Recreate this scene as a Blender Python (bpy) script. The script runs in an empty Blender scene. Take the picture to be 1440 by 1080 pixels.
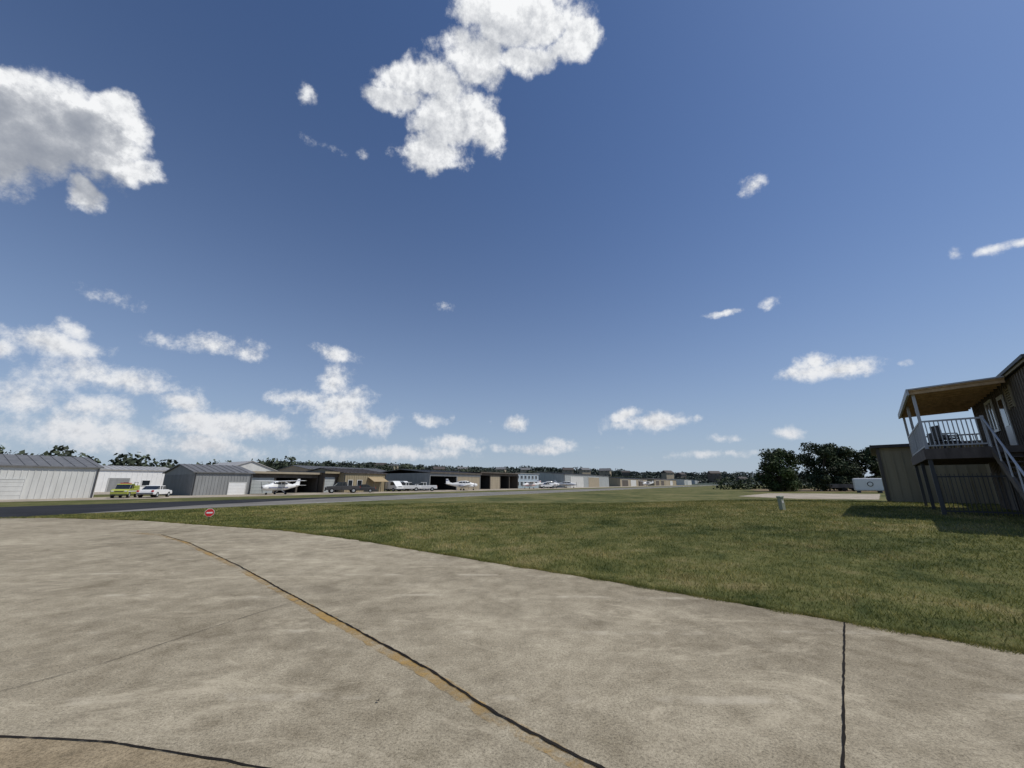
import bpy, bmesh, math, random
import numpy as np
from mathutils import Vector, Matrix
rad=math.radians
random.seed(7); rng=np.random.default_rng(7)
sc=bpy.context.scene
sc.view_settings.view_transform='Standard'; sc.view_settings.look='None'; sc.view_settings.exposure=0
SUN_AZ,SUN_EL=95.0,55.0
S=Vector((math.sin(rad(SUN_AZ))*math.cos(rad(SUN_EL)),math.cos(rad(SUN_AZ))*math.cos(rad(SUN_EL)),math.sin(rad(SUN_EL))))

# ------------------------------------------------------------------ materials
def newmat(name):
    m=bpy.data.materials.new(name); m.use_nodes=True
    nt=m.node_tree; b=nt.nodes["Principled BSDF"]
    return m,nt,b
def N(nt,t,**kw):
    n=nt.nodes.new(t)
    for k,v in kw.items(): setattr(n,k,v)
    return n
def noise(nt,vec,scale,detail=6,rough=.6,dist=0):
    n=N(nt,"ShaderNodeTexNoise"); n.inputs["Scale"].default_value=scale; n.inputs["Detail"].default_value=detail
    n.inputs["Roughness"].default_value=rough; n.inputs["Distortion"].default_value=dist
    if vec is not None: nt.links.new(vec,n.inputs["Vector"])
    return n.outputs[0]
def ramp(nt,fac,stops):
    r=N(nt,"ShaderNodeValToRGB"); nt.links.new(fac,r.inputs[0])
    e=r.color_ramp.elements
    while len(e)<len(stops): e.new(.5)
    for i,(p,c) in enumerate(stops):
        e[i].position=p; e[i].color=(c[0],c[1],c[2],1) if hasattr(c,'__len__') else (c,c,c,1)
    return r.outputs[0]
def mixc(nt,fac,a,b,mode='MIX'):
    m=N(nt,"ShaderNodeMix",data_type='RGBA',blend_type=mode)
    for s,v in ((0,fac),(6,a),(7,b)):
        if isinstance(v,bpy.types.NodeSocket): nt.links.new(v,m.inputs[s])
        elif s==0: m.inputs[0].default_value=v
        else: m.inputs[s].default_value=(v[0],v[1],v[2],1)
    return m.outputs[2]
def mth(nt,op,a,b=None,c=None,clamp=False):
    m=N(nt,"ShaderNodeMath",operation=op); m.use_clamp=clamp
    for i,v in enumerate((a,b,c)):
        if v is None: continue
        if isinstance(v,bpy.types.NodeSocket): nt.links.new(v,m.inputs[i])
        else: m.inputs[i].default_value=v
    return m.outputs[0]
def bump(nt,b,h,strength=.3,dist=.02):
    n=N(nt,"ShaderNodeBump"); n.inputs["Strength"].default_value=strength; n.inputs["Distance"].default_value=dist
    nt.links.new(h,n.inputs["Height"]); nt.links.new(n.outputs[0],b.inputs["Normal"])
def simple(name,col,rough=.75,metal=0,var=.18,scale=1.2,streak=True,spec=.3):
    m,nt,b=newmat(name)
    tc=N(nt,"ShaderNodeTexCoord").outputs["Object"]
    mp=N(nt,"ShaderNodeMapping"); nt.links.new(tc,mp.inputs[0])
    mp.inputs["Scale"].default_value=(1,1,.25) if streak else (1,1,1)
    n1=noise(nt,mp.outputs[0],scale,6,.65)
    lo=[c*(1-var) for c in col]; hi=[min(1,c*(1+var)) for c in col]
    c=ramp(nt,n1,[(.3,lo),(.7,hi)])
    nt.links.new(c,b.inputs["Base Color"]); b.inputs["Roughness"].default_value=rough; b.inputs["Metallic"].default_value=metal
    b.inputs["Specular IOR Level"].default_value=spec
    return m
M={}
M['white_metal']=simple('white_metal_siding',(.58,.58,.55),.5,var=.12)
M['white']=simple('white_paint',(.76,.76,.74),.35,var=.05,streak=False,spec=.5)
M['grey_metal']=simple('grey_metal_siding',(.25,.255,.25),.5,var=.14)
M['lgrey_metal']=simple('light_grey_siding',(.38,.40,.39),.5,var=.12)
M['roof_grey']=simple('grey_roof_metal',(.15,.15,.15),.5,var=.22)
M['roof_light']=simple('light_roof_metal',(.36,.355,.34),.45,var=.18)
M['roof_brown']=simple('brown_roof',(.07,.06,.055),.7,var=.25)
M['tan']=simple('tan_metal_siding',(.30,.25,.16),.6,var=.16)
M['beige']=simple('beige_stucco',(.34,.29,.21),.85,var=.12)
M['brown']=simple('brown_siding',(.10,.085,.07),.7,var=.25)
M['dark']=simple('interior_shade_black',(.03,.03,.03),.8,var=.3)  # near-black: shade inside the open bays painted as colour
M['steel']=simple('dark_steel',(.06,.06,.06),.5,var=.2)
M['blue']=simple('pale_blue_siding',(.36,.43,.48),.6,var=.1)
M['awn']=simple('awning_canvas',(.35,.27,.16),.9,var=.1)
M['glass']=simple('window_glass',(.02,.025,.03),.08,var=.2,spec=.8)
M['rubber']=simple('tyre_rubber',(.02,.02,.02),.85,var=.2)
M['lime']=simple('lime_yellow_paint',(.40,.43,.08),.4,var=.1,spec=.5)
M['red']=simple('red_paint',(.55,.03,.03),.45,var=.08)
M['navy']=simple('navy_stripe',(.05,.07,.2),.4,var=.05)
M['wood']=simple('canopy_wood',(.50,.34,.19),.8,var=.25,scale=6)
M['deckgrey']=simple('deck_boards',(.13,.105,.09),.85,var=.3,scale=5)
M['rail']=simple('painted_rail',(.48,.48,.49),.5,var=.12)
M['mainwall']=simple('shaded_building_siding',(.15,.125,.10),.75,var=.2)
M['pedestal']=simple('green_grey_paint',(.30,.33,.26),.6,var=.15)
M['tank']=simple('weathered_tank_steel',(.13,.12,.11),.6,var=.35,scale=.8)
M['bark']=simple('bark',(.07,.055,.04),.95,var=.35,scale=4)

def concrete(name,tint=(1,1,1),light=1,near=True):
    m,nt,b=newmat(name)
    tc=N(nt,"ShaderNodeTexCoord").outputs["Object"]
    big=noise(nt,tc,.30,4,.6,.3); mid=noise(nt,tc,2.6,7,.74,.15)
    c1=[.225*light*tint[0],.190*light*tint[1],.130*light*tint[2]]; c2=[.44*light*tint[0],.385*light*tint[1],.280*light*tint[2]]
    f=mth(nt,'ADD',mth(nt,'MULTIPLY',big,.45),mth(nt,'MULTIPLY',mid,.55))
    col=ramp(nt,f,[(.38,c1),(.61,c2)])
    if near:
        fine=noise(nt,tc,55,4,.8); spk=noise(nt,tc,160,2,.7)
        sp=ramp(nt,fine,[(.34,.44),(.50,1.0),(.70,1.40)])
        col=mixc(nt,.85,col,sp,'MULTIPLY')
        sp2=ramp(nt,spk,[(.32,.40),(.45,1.0),(.60,1.0),(.72,1.5)])
        col=mixc(nt,.8,col,sp2,'MULTIPLY')
        st=ramp(nt,noise(nt,tc,.55,8,.84,.2),[(.50,0.0),(.63,1.0)])
        col=mixc(nt,mth(nt,'MULTIPLY',st,.45),col,(.145*light,.122*light,.085*light))
        mp=N(nt,"ShaderNodeMapping"); nt.links.new(tc,mp.inputs[0]); mp.inputs["Rotation"].default_value=(0,0,.7); mp.inputs["Scale"].default_value=(.6,1.4,1); mp.inputs["Location"].default_value=(3,7,0)
        sc_=ramp(nt,noise(nt,mp.outputs[0],1.0,8,.86,.8),[(.53,0.0),(.64,1.0)])
        col=mixc(nt,mth(nt,'MULTIPLY',sc_,.5),col,(.56*light,.49*light,.36*light))
        # thin pale scrape arcs
        ws=N(nt,"ShaderNodeTexWave",wave_type='RINGS'); ws.inputs["Scale"].default_value=.23; ws.inputs["Distortion"].default_value=2.2; ws.inputs["Detail"].default_value=2; ws.inputs["Detail Scale"].default_value=.8
        nt.links.new(tc,ws.inputs["Vector"])
        arc=ramp(nt,ws.outputs["Fac"],[(.975,0.0),(.995,1.0)])
        am=ramp(nt,noise(nt,tc,.9,4,.8),[(.50,0.0),(.62,.45)])
        col=mixc(nt,mth(nt,'MULTIPLY',arc,am),col,(.55*light,.49*light,.38*light))
        bump(nt,b,mth(nt,'ADD',mth(nt,'MULTIPLY',fine,.6),mth(nt,'MULTIPLY',spk,.4)),.6,.008)
    nt.links.new(col,b.inputs["Base Color"]); b.inputs["Roughness"].default_value=.9; b.inputs["Specular IOR Level"].default_value=.12
    return m
M['conc']=concrete('taxi_concrete'); M['conc2']=concrete('old_concrete',(1.0,.92,.82),.85); M['apron']=concrete('apron_concrete',(1,1,1.1),1.1,False)
def asphalt(name,c,v=.25):
    m,nt,b=newmat(name)
    tc=N(nt,"ShaderNodeTexCoord").outputs["Object"]
    n1=noise(nt,tc,.25,7,.65); n2=noise(nt,tc,40,3,.7)
    col=ramp(nt,n1,[(.35,[x*(1-v) for x in c]),(.65,[x*(1+v) for x in c])])
    col=mixc(nt,.6,col,ramp(nt,n2,[(.3,.7),(.7,1.25)]),'MULTIPLY')
    nt.links.new(col,b.inputs["Base Color"]); b.inputs["Roughness"].default_value=.9; b.inputs["Specular IOR Level"].default_value=.1
    return m
M['asph']=asphalt('worn_asphalt',(.20,.19,.17)); M['asphnew']=asphalt('fresh_asphalt',(.030,.031,.034))
M['crack']=asphalt('joint_sealant',(.020,.017,.014),.5)
M['dirt']=asphalt('dry_dirt',(.20,.15,.09),.35)

GA=(.056,.071,.021); GB=(.132,.136,.046); GC=(.25,.215,.10)
def grass_color(nt,pos,k=1.0):
    n1=noise(nt,pos,.13,5,.66,.6); n2=noise(nt,pos,.9,6,.78,.4)
    f=mth(nt,'ADD',mth(nt,'MULTIPLY',n1,.5),mth(nt,'MULTIPLY',n2,.5))
    c=ramp(nt,f,[(.41,[x*k for x in GA]),(.50,[x*k for x in GB]),(.61,[x*k for x in GC])])
    br=ramp(nt,noise(nt,pos,.45,7,.8,.3),[(.54,0.0),(.68,.6)])
    return mixc(nt,br,c,(.20*k,.155*k,.075*k))
m,nt,b=newmat('mown_grass_ground'); M['grassground']=m
pos=N(nt,"ShaderNodeNewGeometry").outputs["Position"]
col=grass_color(nt,pos,.92)
col=mixc(nt,.8,col,ramp(nt,noise(nt,pos,9,6,.8),[(.3,.55),(.55,1.0),(.75,1.3)]),'MULTIPLY')
nt.links.new(col,b.inputs["Base Color"]); b.inputs["Roughness"].default_value=.95; b.inputs["Specular IOR Level"].default_value=.1
m,nt,b=newmat('grass_blades'); M['blade']=m
g=N(nt,"ShaderNodeNewGeometry")
col=grass_color(nt,g.outputs["Position"],1.45)
rv=ramp(nt,g.outputs["Random Per Island"],[(0,(.55,.6,.45)),(.6,(1.05,1.08,.9)),(.85,(1.35,1.25,1.05)),(1,(2.2,1.8,1.6))])
col=mixc(nt,1,col,rv,'MULTIPLY')
nt.links.new(col,b.inputs["Base Color"]); b.inputs["Roughness"].default_value=.6; b.inputs["Specular IOR Level"].default_value=.2
tr=N(nt,"ShaderNodeBsdfTranslucent"); nt.links.new(col,tr.inputs[0]); mx=N(nt,"ShaderNodeMixShader"); mx.inputs[0].default_value=.3
nt.links.new(b.outputs[0],mx.inputs[1]); nt.links.new(tr.outputs[0],mx.inputs[2]); nt.links.new(mx.outputs[0],nt.nodes["Material Output"].inputs[0])
def leafmat(name,c,v=.5):
    m,nt,b=newmat(name)
    g=N(nt,"ShaderNodeNewGeometry")
    n1=noise(nt,g.outputs["Position"],.25,3,.6)
    col=ramp(nt,n1,[(.35,[x*(1-v) for x in c]),(.65,[x*(1+v) for x in c])])
    col=mixc(nt,1,col,ramp(nt,g.outputs["Random Per Island"],[(0,.55),(1,1.4)]),'MULTIPLY')
    nt.links.new(col,b.inputs["Base Color"]); b.inputs["Roughness"].default_value=.7; b.inputs["Specular IOR Level"].default_value=.2
    return m
M['leaf']=leafmat('tree_leaves',(.050,.072,.024)); M['leaf2']=leafmat('oak_leaves',(.034,.048,.021)); M['leaffar']=leafmat('haze_tinted_foliage',(.058,.072,.045),.3)  # leaffar is paler and bluer: distance haze put into the leaf colour
M['leafhaze']=leafmat('hazy_foliage',(.060,.075,.060),.3)  # hill foliage likewise carries aerial haze in its base colour
m,nt,b=newmat('faded_yellow_paint'); M['yellow']=m
tc=N(nt,"ShaderNodeTexCoord").outputs["Object"]
b.inputs["Base Color"].default_value=(.45,.28,.08,1); b.inputs["Roughness"].default_value=.9
nz=noise(nt,tc,6,8,.85,.5); n0=noise(nt,tc,.7,4,.6)
a=mth(nt,'ADD',mth(nt,'MULTIPLY',nz,.5),mth(nt,'MULTIPLY',n0,.5))
al=ramp(nt,a,[(.44,0.0),(.58,.7)])
nt.links.new(al,b.inputs["Alpha"])

# ------------------------------------------------------------------ mesh helpers
def mkobj(name,me,parent=None,mat=None):
    o=bpy.data.objects.new(name,me); sc.collection.objects.link(o)
    if mat is not None: me.materials.append(mat)
    if parent: o.parent=parent
    return o
def empty(name,loc,rotz=0,scale=1):
    o=bpy.data.objects.new(name,None); sc.collection.objects.link(o); o.empty_display_size=.5
    o.location=loc; o.rotation_euler=(0,0,rotz); o.scale=(scale,)*3
    return o
def poly(name,mat,verts,faces,parent=None,bevel=0,smooth=False):
    me=bpy.data.meshes.new(name); me.from_pydata([tuple(v) for v in verts],[],faces); me.update()
    bm=bmesh.new(); bm.from_mesh(me); bmesh.ops.recalc_face_normals(bm,faces=bm.faces); bm.to_mesh(me); bm.free()
    o=mkobj(name,me,parent,mat)
    if smooth:
        for p in me.polygons: p.use_smooth=True
    if bevel:
        md=o.modifiers.new('bevel','BEVEL'); md.width=bevel; md.segments=2; md.limit_method='ANGLE'
    return o
BF=[(0,3,2,1),(4,5,6,7),(0,1,5,4),(1,2,6,5),(2,3,7,6),(3,0,4,7)]
def boxes(parent,name,mat,lst,bevel=0):
    V=[];F=[]
    for (x0,y0,z0,x1,y1,z1) in lst:
        k=len(V); V+=[(x0,y0,z0),(x1,y0,z0),(x1,y1,z0),(x0,y1,z0),(x0,y0,z1),(x1,y0,z1),(x1,y1,z1),(x0,y1,z1)]
        F+=[tuple(i+k for i in f) for f in BF]
    return poly(name,mat,V,F,parent,bevel)
def prism(parent,name,mat,prof,a0,a1,axis,bevel=0,smooth=False):
    n=len(prof); V=[]
    for a in (a0,a1):
        for (p,q) in prof:
            V.append((a,p,q) if axis=='x' else ((p,a,q) if axis=='y' else (p,q,a)))
    F=[tuple(range(n)),tuple(range(2*n-1,n-1,-1))]+[(i,(i+1)%n,n+(i+1)%n,n+i) for i in range(n)]
    return poly(name,mat,V,F,parent,bevel,smooth)
def rod(V,F,p,q,r,n=6,r2=None):
    p=Vector(p);q=Vector(q);d=(q-p).normalized(); u=d.orthogonal().normalized(); w=d.cross(u); k=len(V)
    if r2 is None: r2=r
    for c,rr in ((p,r),(q,r2)):
        for i in range(n):
            a=2*math.pi*i/n; V.append(tuple(c+u*rr*math.cos(a)+w*rr*math.sin(a)))
    for i in range(n): F.append((k+i,k+(i+1)%n,k+n+(i+1)%n,k+n+i))
    F.append(tuple(k+i for i in range(n))[::-1]); F.append(tuple(k+n+i for i in range(n)))
def rods(parent,name,mat,lst,n=6,smooth=True):
    V=[];F=[]
    for r in lst: rod(V,F,r[0],r[1],r[2],n,r[3] if len(r)>3 else None)
    return poly(name,mat,V,F,parent)
def loft(parent,name,mat,secs,n=14,e=2.3,axis='x'):
    V=[];F=[]
    for (x,zc,hw,hh) in secs:
        for i in range(n):
            a=2*math.pi*i/n; c,s=math.cos(a),math.sin(a)
            V.append((x,hw*math.copysign(abs(c)**(2/e),c),zc+hh*math.copysign(abs(s)**(2/e),s)))
    for k in range(len(secs)-1):
        for i in range(n): F.append((k*n+i,k*n+(i+1)%n,(k+1)*n+(i+1)%n,(k+1)*n+i))
    F.append(tuple(range(n))[::-1]); F.append(tuple((len(secs)-1)*n+i for i in range(n)))
    return poly(name,mat,V,F,parent,smooth=True)
def npmesh(name,V,nv,mat,parent=None):
    n=len(V)//nv; me=bpy.data.meshes.new(name)
    me.vertices.add(len(V)); me.vertices.foreach_set('co',V.astype(np.float32).ravel())
    me.loops.add(len(V)); me.loops.foreach_set('vertex_index',np.arange(len(V),dtype=np.int32))
    me.polygons.add(n); me.polygons.foreach_set('loop_start',np.arange(0,len(V),nv,dtype=np.int32))
    try: me.polygons.foreach_set('loop_total',np.full(n,nv,dtype=np.int32))
    except Exception: pass
    me.update(calc_edges=True); me.validate()
    return mkobj(name,me,parent,mat)

# ------------------------------------------------------------------ terrain
def Hs(x,y):
    r=np.hypot(np.asarray(x)-20.,np.asarray(y)-20.); t=np.clip((20-r)/14,0,1); return .5*t*t*(3-2*t)
xs=[-4000,-2000,-1000,-500,-250,-120]+list(range(-60,82,2))+[120,250,500,1000,2000,4000]
ys=[-600,-250,-100]+list(range(-40,82,2))+[120,250,500,1000,2000,4500]
V=[(x,y,float(Hs(x,y))) for y in ys for x in xs]; nx=len(xs)
F=[(j*nx+i,j*nx+i+1,(j+1)*nx+i+1,(j+1)*nx+i) for j in range(len(ys)-1) for i in range(nx-1)]
o=poly('grass_ground',M['grassground'],V,F,smooth=True)
RS,RC=math.sin(rad(32)),math.cos(rad(32))
def R(s,q,z=0): return (RS*s-RC*q, RC*s+RS*q, z)
ROT=rad(58)
def sheet(name,mat,pts,z,jit=0,step=None):
    P=[]
    n=len(pts)
    for i in range(n):
        a=Vector(pts[i][:2]);b_=Vector(pts[(i+1)%n][:2]); L=(b_-a).length
        k=max(1,int(L/step)) if step and L<40 else 1
        for j in range(k):
            p=a.lerp(b_,j/k)
            if jit and j: p=p+Vector((random.uniform(-jit,jit),random.uniform(-jit,jit)))
            P.append((p.x,p.y,z))
    me=bpy.data.meshes.new(name); bm=bmesh.new(); vs=[bm.verts.new(p) for p in P]; f=bm.faces.new(vs)
    bmesh.ops.triangulate(bm,faces=[f]); bmesh.ops.recalc_face_normals(bm,faces=bm.faces)
    for f in bm.faces:
        if f.normal.z<0: f.normal_flip()
    bm.to_mesh(me); bm.free()
    return mkobj(name,me,None,mat),P
EDGE=[(-21.6,19.2),(-16.2,17.9),(-11.8,15.9),(-8.1,14.3),(-4.54,11.95),(-1.6,9.55),(0,8.3),(1.56,7.1),(2.8,6.05),(3.9,5.1),(4.42,4.68),(5.06,4.15),(8,1.6),(14,-3.5)]
CP=EDGE+[(14,-30),R(-60,29.9)[:2],R(-20,30.3)[:2],R(-2,30.6)[:2],R(3,30.8)[:2]]
_,CPj=sheet('concrete_taxiway_slab',M['conc'],CP,.02,.022,.09)
sheet('asphalt_taxiway',M['asph'],[R(-70,31.2),R(5,31.8),R(30,32),R(900,33),R(900,43),R(20,44),R(-70,45)],.008,.05,1)
sheet('fresh_asphalt_pavement',M['asphnew'],[R(-70,29),R(-2,29.4),R(4,30.6),R(8,33),R(13,36.2),R(26,40.5),R(44,43),R(20,45),R(-70,46)],.013,.06,1)
sheet('hangar_apron',M['apron'],[R(-70,60),R(-10,59.5),R(14,56.5),R(60,54),R(430,54),R(430,67.5),R(-70,67.5)],.008,.06,1)
sheet('second_apron',M['apron'],[R(-30,84),R(60,84),R(60,130),R(-30,130)],.008)
sheet('concrete_pad',M['apron'],[(29.0,51.5),(31,43.5),(37.5,41),(58,63),(43,67)],.008,.08,.6)
sheet('dry_dirt_patch',M['dirt'],[(52,84),(66,79),(85,84),(112,120),(95,135),(66,112)],.006,.5,2)
def ribbon(name,mat,pts,w,z,jit=.3,step=.06,wander=.01):
    V=[];F=[]; P=[]
    for i in range(len(pts)-1):
        a=Vector(pts[i]);b_=Vector(pts[i+1]); k=max(1,int((b_-a).length/step))
        for j in range(k): P.append(a.lerp(b_,j/k))
    P.append(Vector(pts[-1])); off=0
    for i,p in enumerate(P):
        d=(P[min(i+1,len(P)-1)]-P[max(i-1,0)]).normalized(); n=Vector((-d.y,d.x))
        off=off*.93+random.uniform(-wander,wander)*.4
        l=w*.5*(1+random.uniform(-jit,jit)); r=w*.5*(1+random.uniform(-jit,jit))
        V.append((*(p+n*(l+off)),z)); V.append((*(p-n*(r-off)),z))
    for i in range(len(P)-1): F.append((2*i,2*i+1,2*i+3,2*i+2))
    return poly(name,mat,V,F)
J1=[(-12.7,13.6),(-11.2,13.1),(-8.95,11.4),(-5.6,8.44),(-4.2,7.15),(-3.0,6.01),(-1.75,4.85),(-.75,3.9),(-.1,3.21),(.454,2.72),(1.6,1.75),(4,-.3)]
ribbon('joint_sealant_line',M['crack'],J1[1:],.020,.028,.7)
J1b=[(x-.025,y-.04) for x,y in J1]
ribbon('faded_yellow_line',M['yellow'],J1b,.13,.024,.2)
ribbon('joint_sealant_line',M['crack'],[(3.9,5.07),(2.57,3.49),(1.925,2.72),(.9,1.5)],.015,.028,.5,wander=.003)
ribbon('hairline_joint',M['crack'],[(-4.6,2.6),(-4.0,3.52),(-3.69,4.03),(-3.385,4.92),(-2.97,5.95)],.006,.028,.7)
ribbon('joint_sealant_line',M['crack'],[(-8,3.6),(-3.28,2.96),(-2.53,2.90),(-1.61,2.72),(.9,2.2)],.015,.028,.5)
sheet('old_concrete_strip',M['conc2'],[(-8,3.6),(-3.28,2.96),(-2.53,2.90),(-1.61,2.72),(.9,2.2),(.5,1.2),(-8,1.2)],.024)
lx,ly=-1.0,3.37
poly('dry_leaf_scrap',M['brown'],[(lx-.01,ly-.008,.03),(lx+.004,ly-.01,.034),(lx+.01,ly,.03),(lx+.004,ly+.009,.04),(lx-.004,ly+.006,.03),(lx-.012,ly+.002,.036)],[(0,1,2,3,4,5)])
ribbon('apron_edge_line',M['white'],[R(20,31.9)[:2],R(300,32.4)[:2]],.18,.018,.2,2)

# ------------------------------------------------------------------ grass blades
def inpoly(px,py,P):
    c=np.zeros(len(px),bool); n=len(P); j=n-1
    for i in range(n):
        xi,yi=P[i][:2]; xj,yj=P[j][:2]
        if yi!=yj:
            m=((yi>py)!=(yj>py))&(px<(xj-xi)*(py-yi)/(yj-yi)+xi); c^=m
        j=i
    return c
Nb=360000
rr=(3.6**.8+rng.random(Nb)*(34**.8-3.6**.8))**(1/.8); th=rng.uniform(rad(-57),rad(62),Nb)
gx=rr*np.sin(th); gy=rr*np.cos(th)
q=-RC*gx+RS*gy
ok=~inpoly(gx,gy,CP)&(q<31.0)
gx,gy,rr=gx[ok],gy[ok],rr[ok]
ex=[];ey=[]
for i in range(len(EDGE)-2):
    a=np.array(EDGE[i]);b_=np.array(EDGE[i+1]); L=np.linalg.norm(b_-a); mid=(a+b_)/2; dist=max(4.,np.linalg.norm(mid))
    k=int(L*2800/(dist/5)**1.1); t=rng.random(k); nrm=np.array([-(b_-a)[1],(b_-a)[0]])/L
    if nrm[1]<0: nrm=-nrm
    ax_=a[0]+(b_-a)[0]*t; ay_=a[1]+(b_-a)[1]*t
    cl=np.clip(.5+.6*np.sin(ax_*6+2*np.sin(ay_*4))+.5*np.sin(ax_*17+ay_*9),0,1.6)
    off=np.abs(rng.normal(0,.07,k))-.085*cl*rng.random(k)
    ex.append(ax_+nrm[0]*off); ey.append(ay_+nrm[1]*off)
ex=np.concatenate(ex);ey=np.concatenate(ey)
gx=np.concatenate([gx,ex]);gy=np.concatenate([gy,ey]); rr=np.hypot(gx,gy)
n=len(gx); gz=Hs(gx,gy)
clump=np.sin(gx*3.1+np.sin(gy*2.3)*2)*np.sin(gy*3.7+np.sin(gx*1.9)*2)
h=(.03+.03*rng.random(n)+.014*clump)*(1+.012*rr); h[-len(ex):]*=1.2
wd=(.0035+.0009*rr)*(.7+.6*rng.random(n)); an=rng.uniform(0,2*math.pi,n); la=rng.uniform(0,2*math.pi,n); ll=h*rng.uniform(.2,1.4,n)
V=np.zeros((n,3,3)); dx=np.cos(an)*wd/2; dy=np.sin(an)*wd/2
V[:,0]=np.stack([gx-dx,gy-dy,gz-.004],1); V[:,1]=np.stack([gx+dx,gy+dy,gz-.004],1); V[:,2]=np.stack([gx+np.cos(la)*ll,gy+np.sin(la)*ll,gz+h],1)
npmesh('grass',V.reshape(-1,3),3,M['blade'])

# ------------------------------------------------------------------ foliage
def crown(name,mat,blobs,per,size,parent=None,shell=.55):
    out=[]
    for (cx,cy,cz,rx,ry,rz) in blobs:
        k=int(per); d=rng.normal(size=(k,3)); d/=np.linalg.norm(d,axis=1)[:,None]
        rad_=shell+(1.06-shell)*rng.random(k)**.6
        lump=1+.16*np.sin(d[:,0]*5+cx)*np.sin(d[:,1]*6+cy)+.12*np.sin(d[:,2]*9+cz)
        P=np.array([cx,cy,cz])+d*np.array([rx,ry,rz])*(rad_*lump)[:,None]
        nrm=d+rng.normal(size=(k,3))*.7; nrm/=np.linalg.norm(nrm,axis=1)[:,None]
        t=np.cross(nrm,rng.normal(size=(k,3))); t/=np.linalg.norm(t,axis=1)[:,None]; b2=np.cross(nrm,t)
        s=size*(.5+rng.random(k))[:,None]
        out.append(np.stack([P-t*s*.5,P+b2*s*.35,P+t*s*.5,P-b2*s*.35],1))
    V=np.concatenate(out).reshape(-1,3); V[:,2]=np.maximum(V[:,2],.02)
    return npmesh(name,V,4,mat,parent)
def tree(name,x,y,h,w,mat,seed,per=420,size=.4,low=.25,nb=26):
    r=random.Random(seed); e=empty(name,(x,y,0))
    L=[((0,0,-.1),(0.1,0,h*.3),.035*h,.026*h)]
    bl=[]
    for i in range(nb):
        a=r.uniform(0,6.28); t=(i+.5)/nb; z=h*(low+(.93-low)*t)
        prof=math.sin(math.pi*min(1,(.22+.70*t)))**.6
        d=w*.5*prof*r.uniform(.25,.85); s=w*.5*r.uniform(.26,.42)
        bl.append((d*math.cos(a),d*math.sin(a),z-s*.3,s,s,s*.75))
        if i%3==0: L.append(((.1,0,h*.28),(d*math.cos(a)*.8,d*math.sin(a)*.8,z-s*.4),.015*h,.004*h))
    rods(e,'trunk_and_limbs',M['bark'],L,8)
    crown('crown',mat,bl,per,size,e,.3)
    return e
tree('oak_tree',56,83,9.2,8.8,M['leaf'],3,420,.36,.12)
tree('oak_tree',69,88,11.0,10,M['leaf2'],5,420,.40,.16)
tree('oak_tree',77,92,10.4,10.5,M['leaf2'],9,380,.42,.16)
tree('oak_tree',85,92,10.2,10,M['leaf2'],12,380,.42,.16)
tree('oak_tree',94,95,10.0,9,M['leaf2'],14,320,.42,.16)
bl=[(x,112+random.uniform(-5,5)+.2*(x-60),random.uniform(.4,1.2),random.uniform(2,4),2,random.uniform(1.2,2.6)) for x in np.arange(58,150,2.6)]
crown('shrub_row',M['leaf2'],bl,170,.6)
bl=[(59+random.uniform(-2,2),86+random.uniform(-2,2),.5,1.5,1.5,1.0) for _ in range(8)]
crown('shrub_clump',M['leaf'],bl,250,.3)
bl=[]
for s in np.arange(-120,1000,4.0):
    for _ in range(2):
        hh=8.6+random.uniform(-1.6,1.0)+.9*math.sin(s*.11)+.6*math.sin(s*.37+1)
        if s<30: hh-=.5
        x,y,_z=R(s+random.uniform(-2,2),random.uniform(132,150)); rr_=random.uniform(2.4,4.0)
        bl.append((x,y,max(1.5,hh-rr_*.8),rr_,rr_,rr_*.85)); bl.append((x,y,hh*.35,rr_,rr_,hh*.4))
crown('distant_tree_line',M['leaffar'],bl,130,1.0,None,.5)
bl=[]
HY=640
def hillh(x):
    t=(x+330)/(430+330); return max(4,34-19*max(0,min(1,t))**1.1)+1.5*math.sin(x*.02)
for x in np.arange(-420,520,5):
    for k in range(4):
        yy=HY+random.uniform(-50,20)-k*28; hz=hillh(x)-(0 if k==0 else 3.5*k+random.uniform(-1,5)); r_=random.uniform(5,9)
        bl.append((x+random.uniform(-4,4),yy,max(2,hz-4),r_*1.2,r_,r_*.6))
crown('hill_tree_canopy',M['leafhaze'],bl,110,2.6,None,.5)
V=[];F=[]
hx=list(range(-460,560,20))
for x in hx:
    V+=[(x,HY-180,0),(x,HY-60,max(1,hillh(x)-13)),(x,HY,max(1,hillh(x)-6)),(x,HY+120,0)]
for i in range(len(hx)-1):
    a=4*i; F+=[(a,a+4,a+5,a+1),(a+1,a+5,a+6,a+2),(a+2,a+6,a+7,a+3)]
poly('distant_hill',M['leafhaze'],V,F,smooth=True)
def house(x,y,z,w,h,wm,rm):
    e=empty('distant_house',(x,y,z),random.uniform(-.6,.6))
    boxes(e,'walls',wm,[(-w/2,-4,-6,w/2,4,h)])
    prism(e,'roof',rm,[(-5,h-.2),(0,h+w*.22),(5,h-.2)],-w/2-.5,w/2+.5,'x')
    boxes(e,'windows',M['glass'],[(-w*.3,-4.05,h-2.2,-w*.15,-4.0,h-.9),(w*.1,-4.05,h-2.2,w*.3,-4.0,h-.9)])
for i in range(17):
    x=-170+i*33+random.uniform(-14,14)
    house(x,HY-140+random.uniform(0,40),max(1,hillh(x)-random.uniform(7,14)),random.uniform(9,15),random.uniform(2,4.5),random.choice([M['beige'],M['brown'],M['tan'],M['beige']]),random.choice([M['roof_brown'],M['roof_grey'],M['roof_brown']]))

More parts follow.
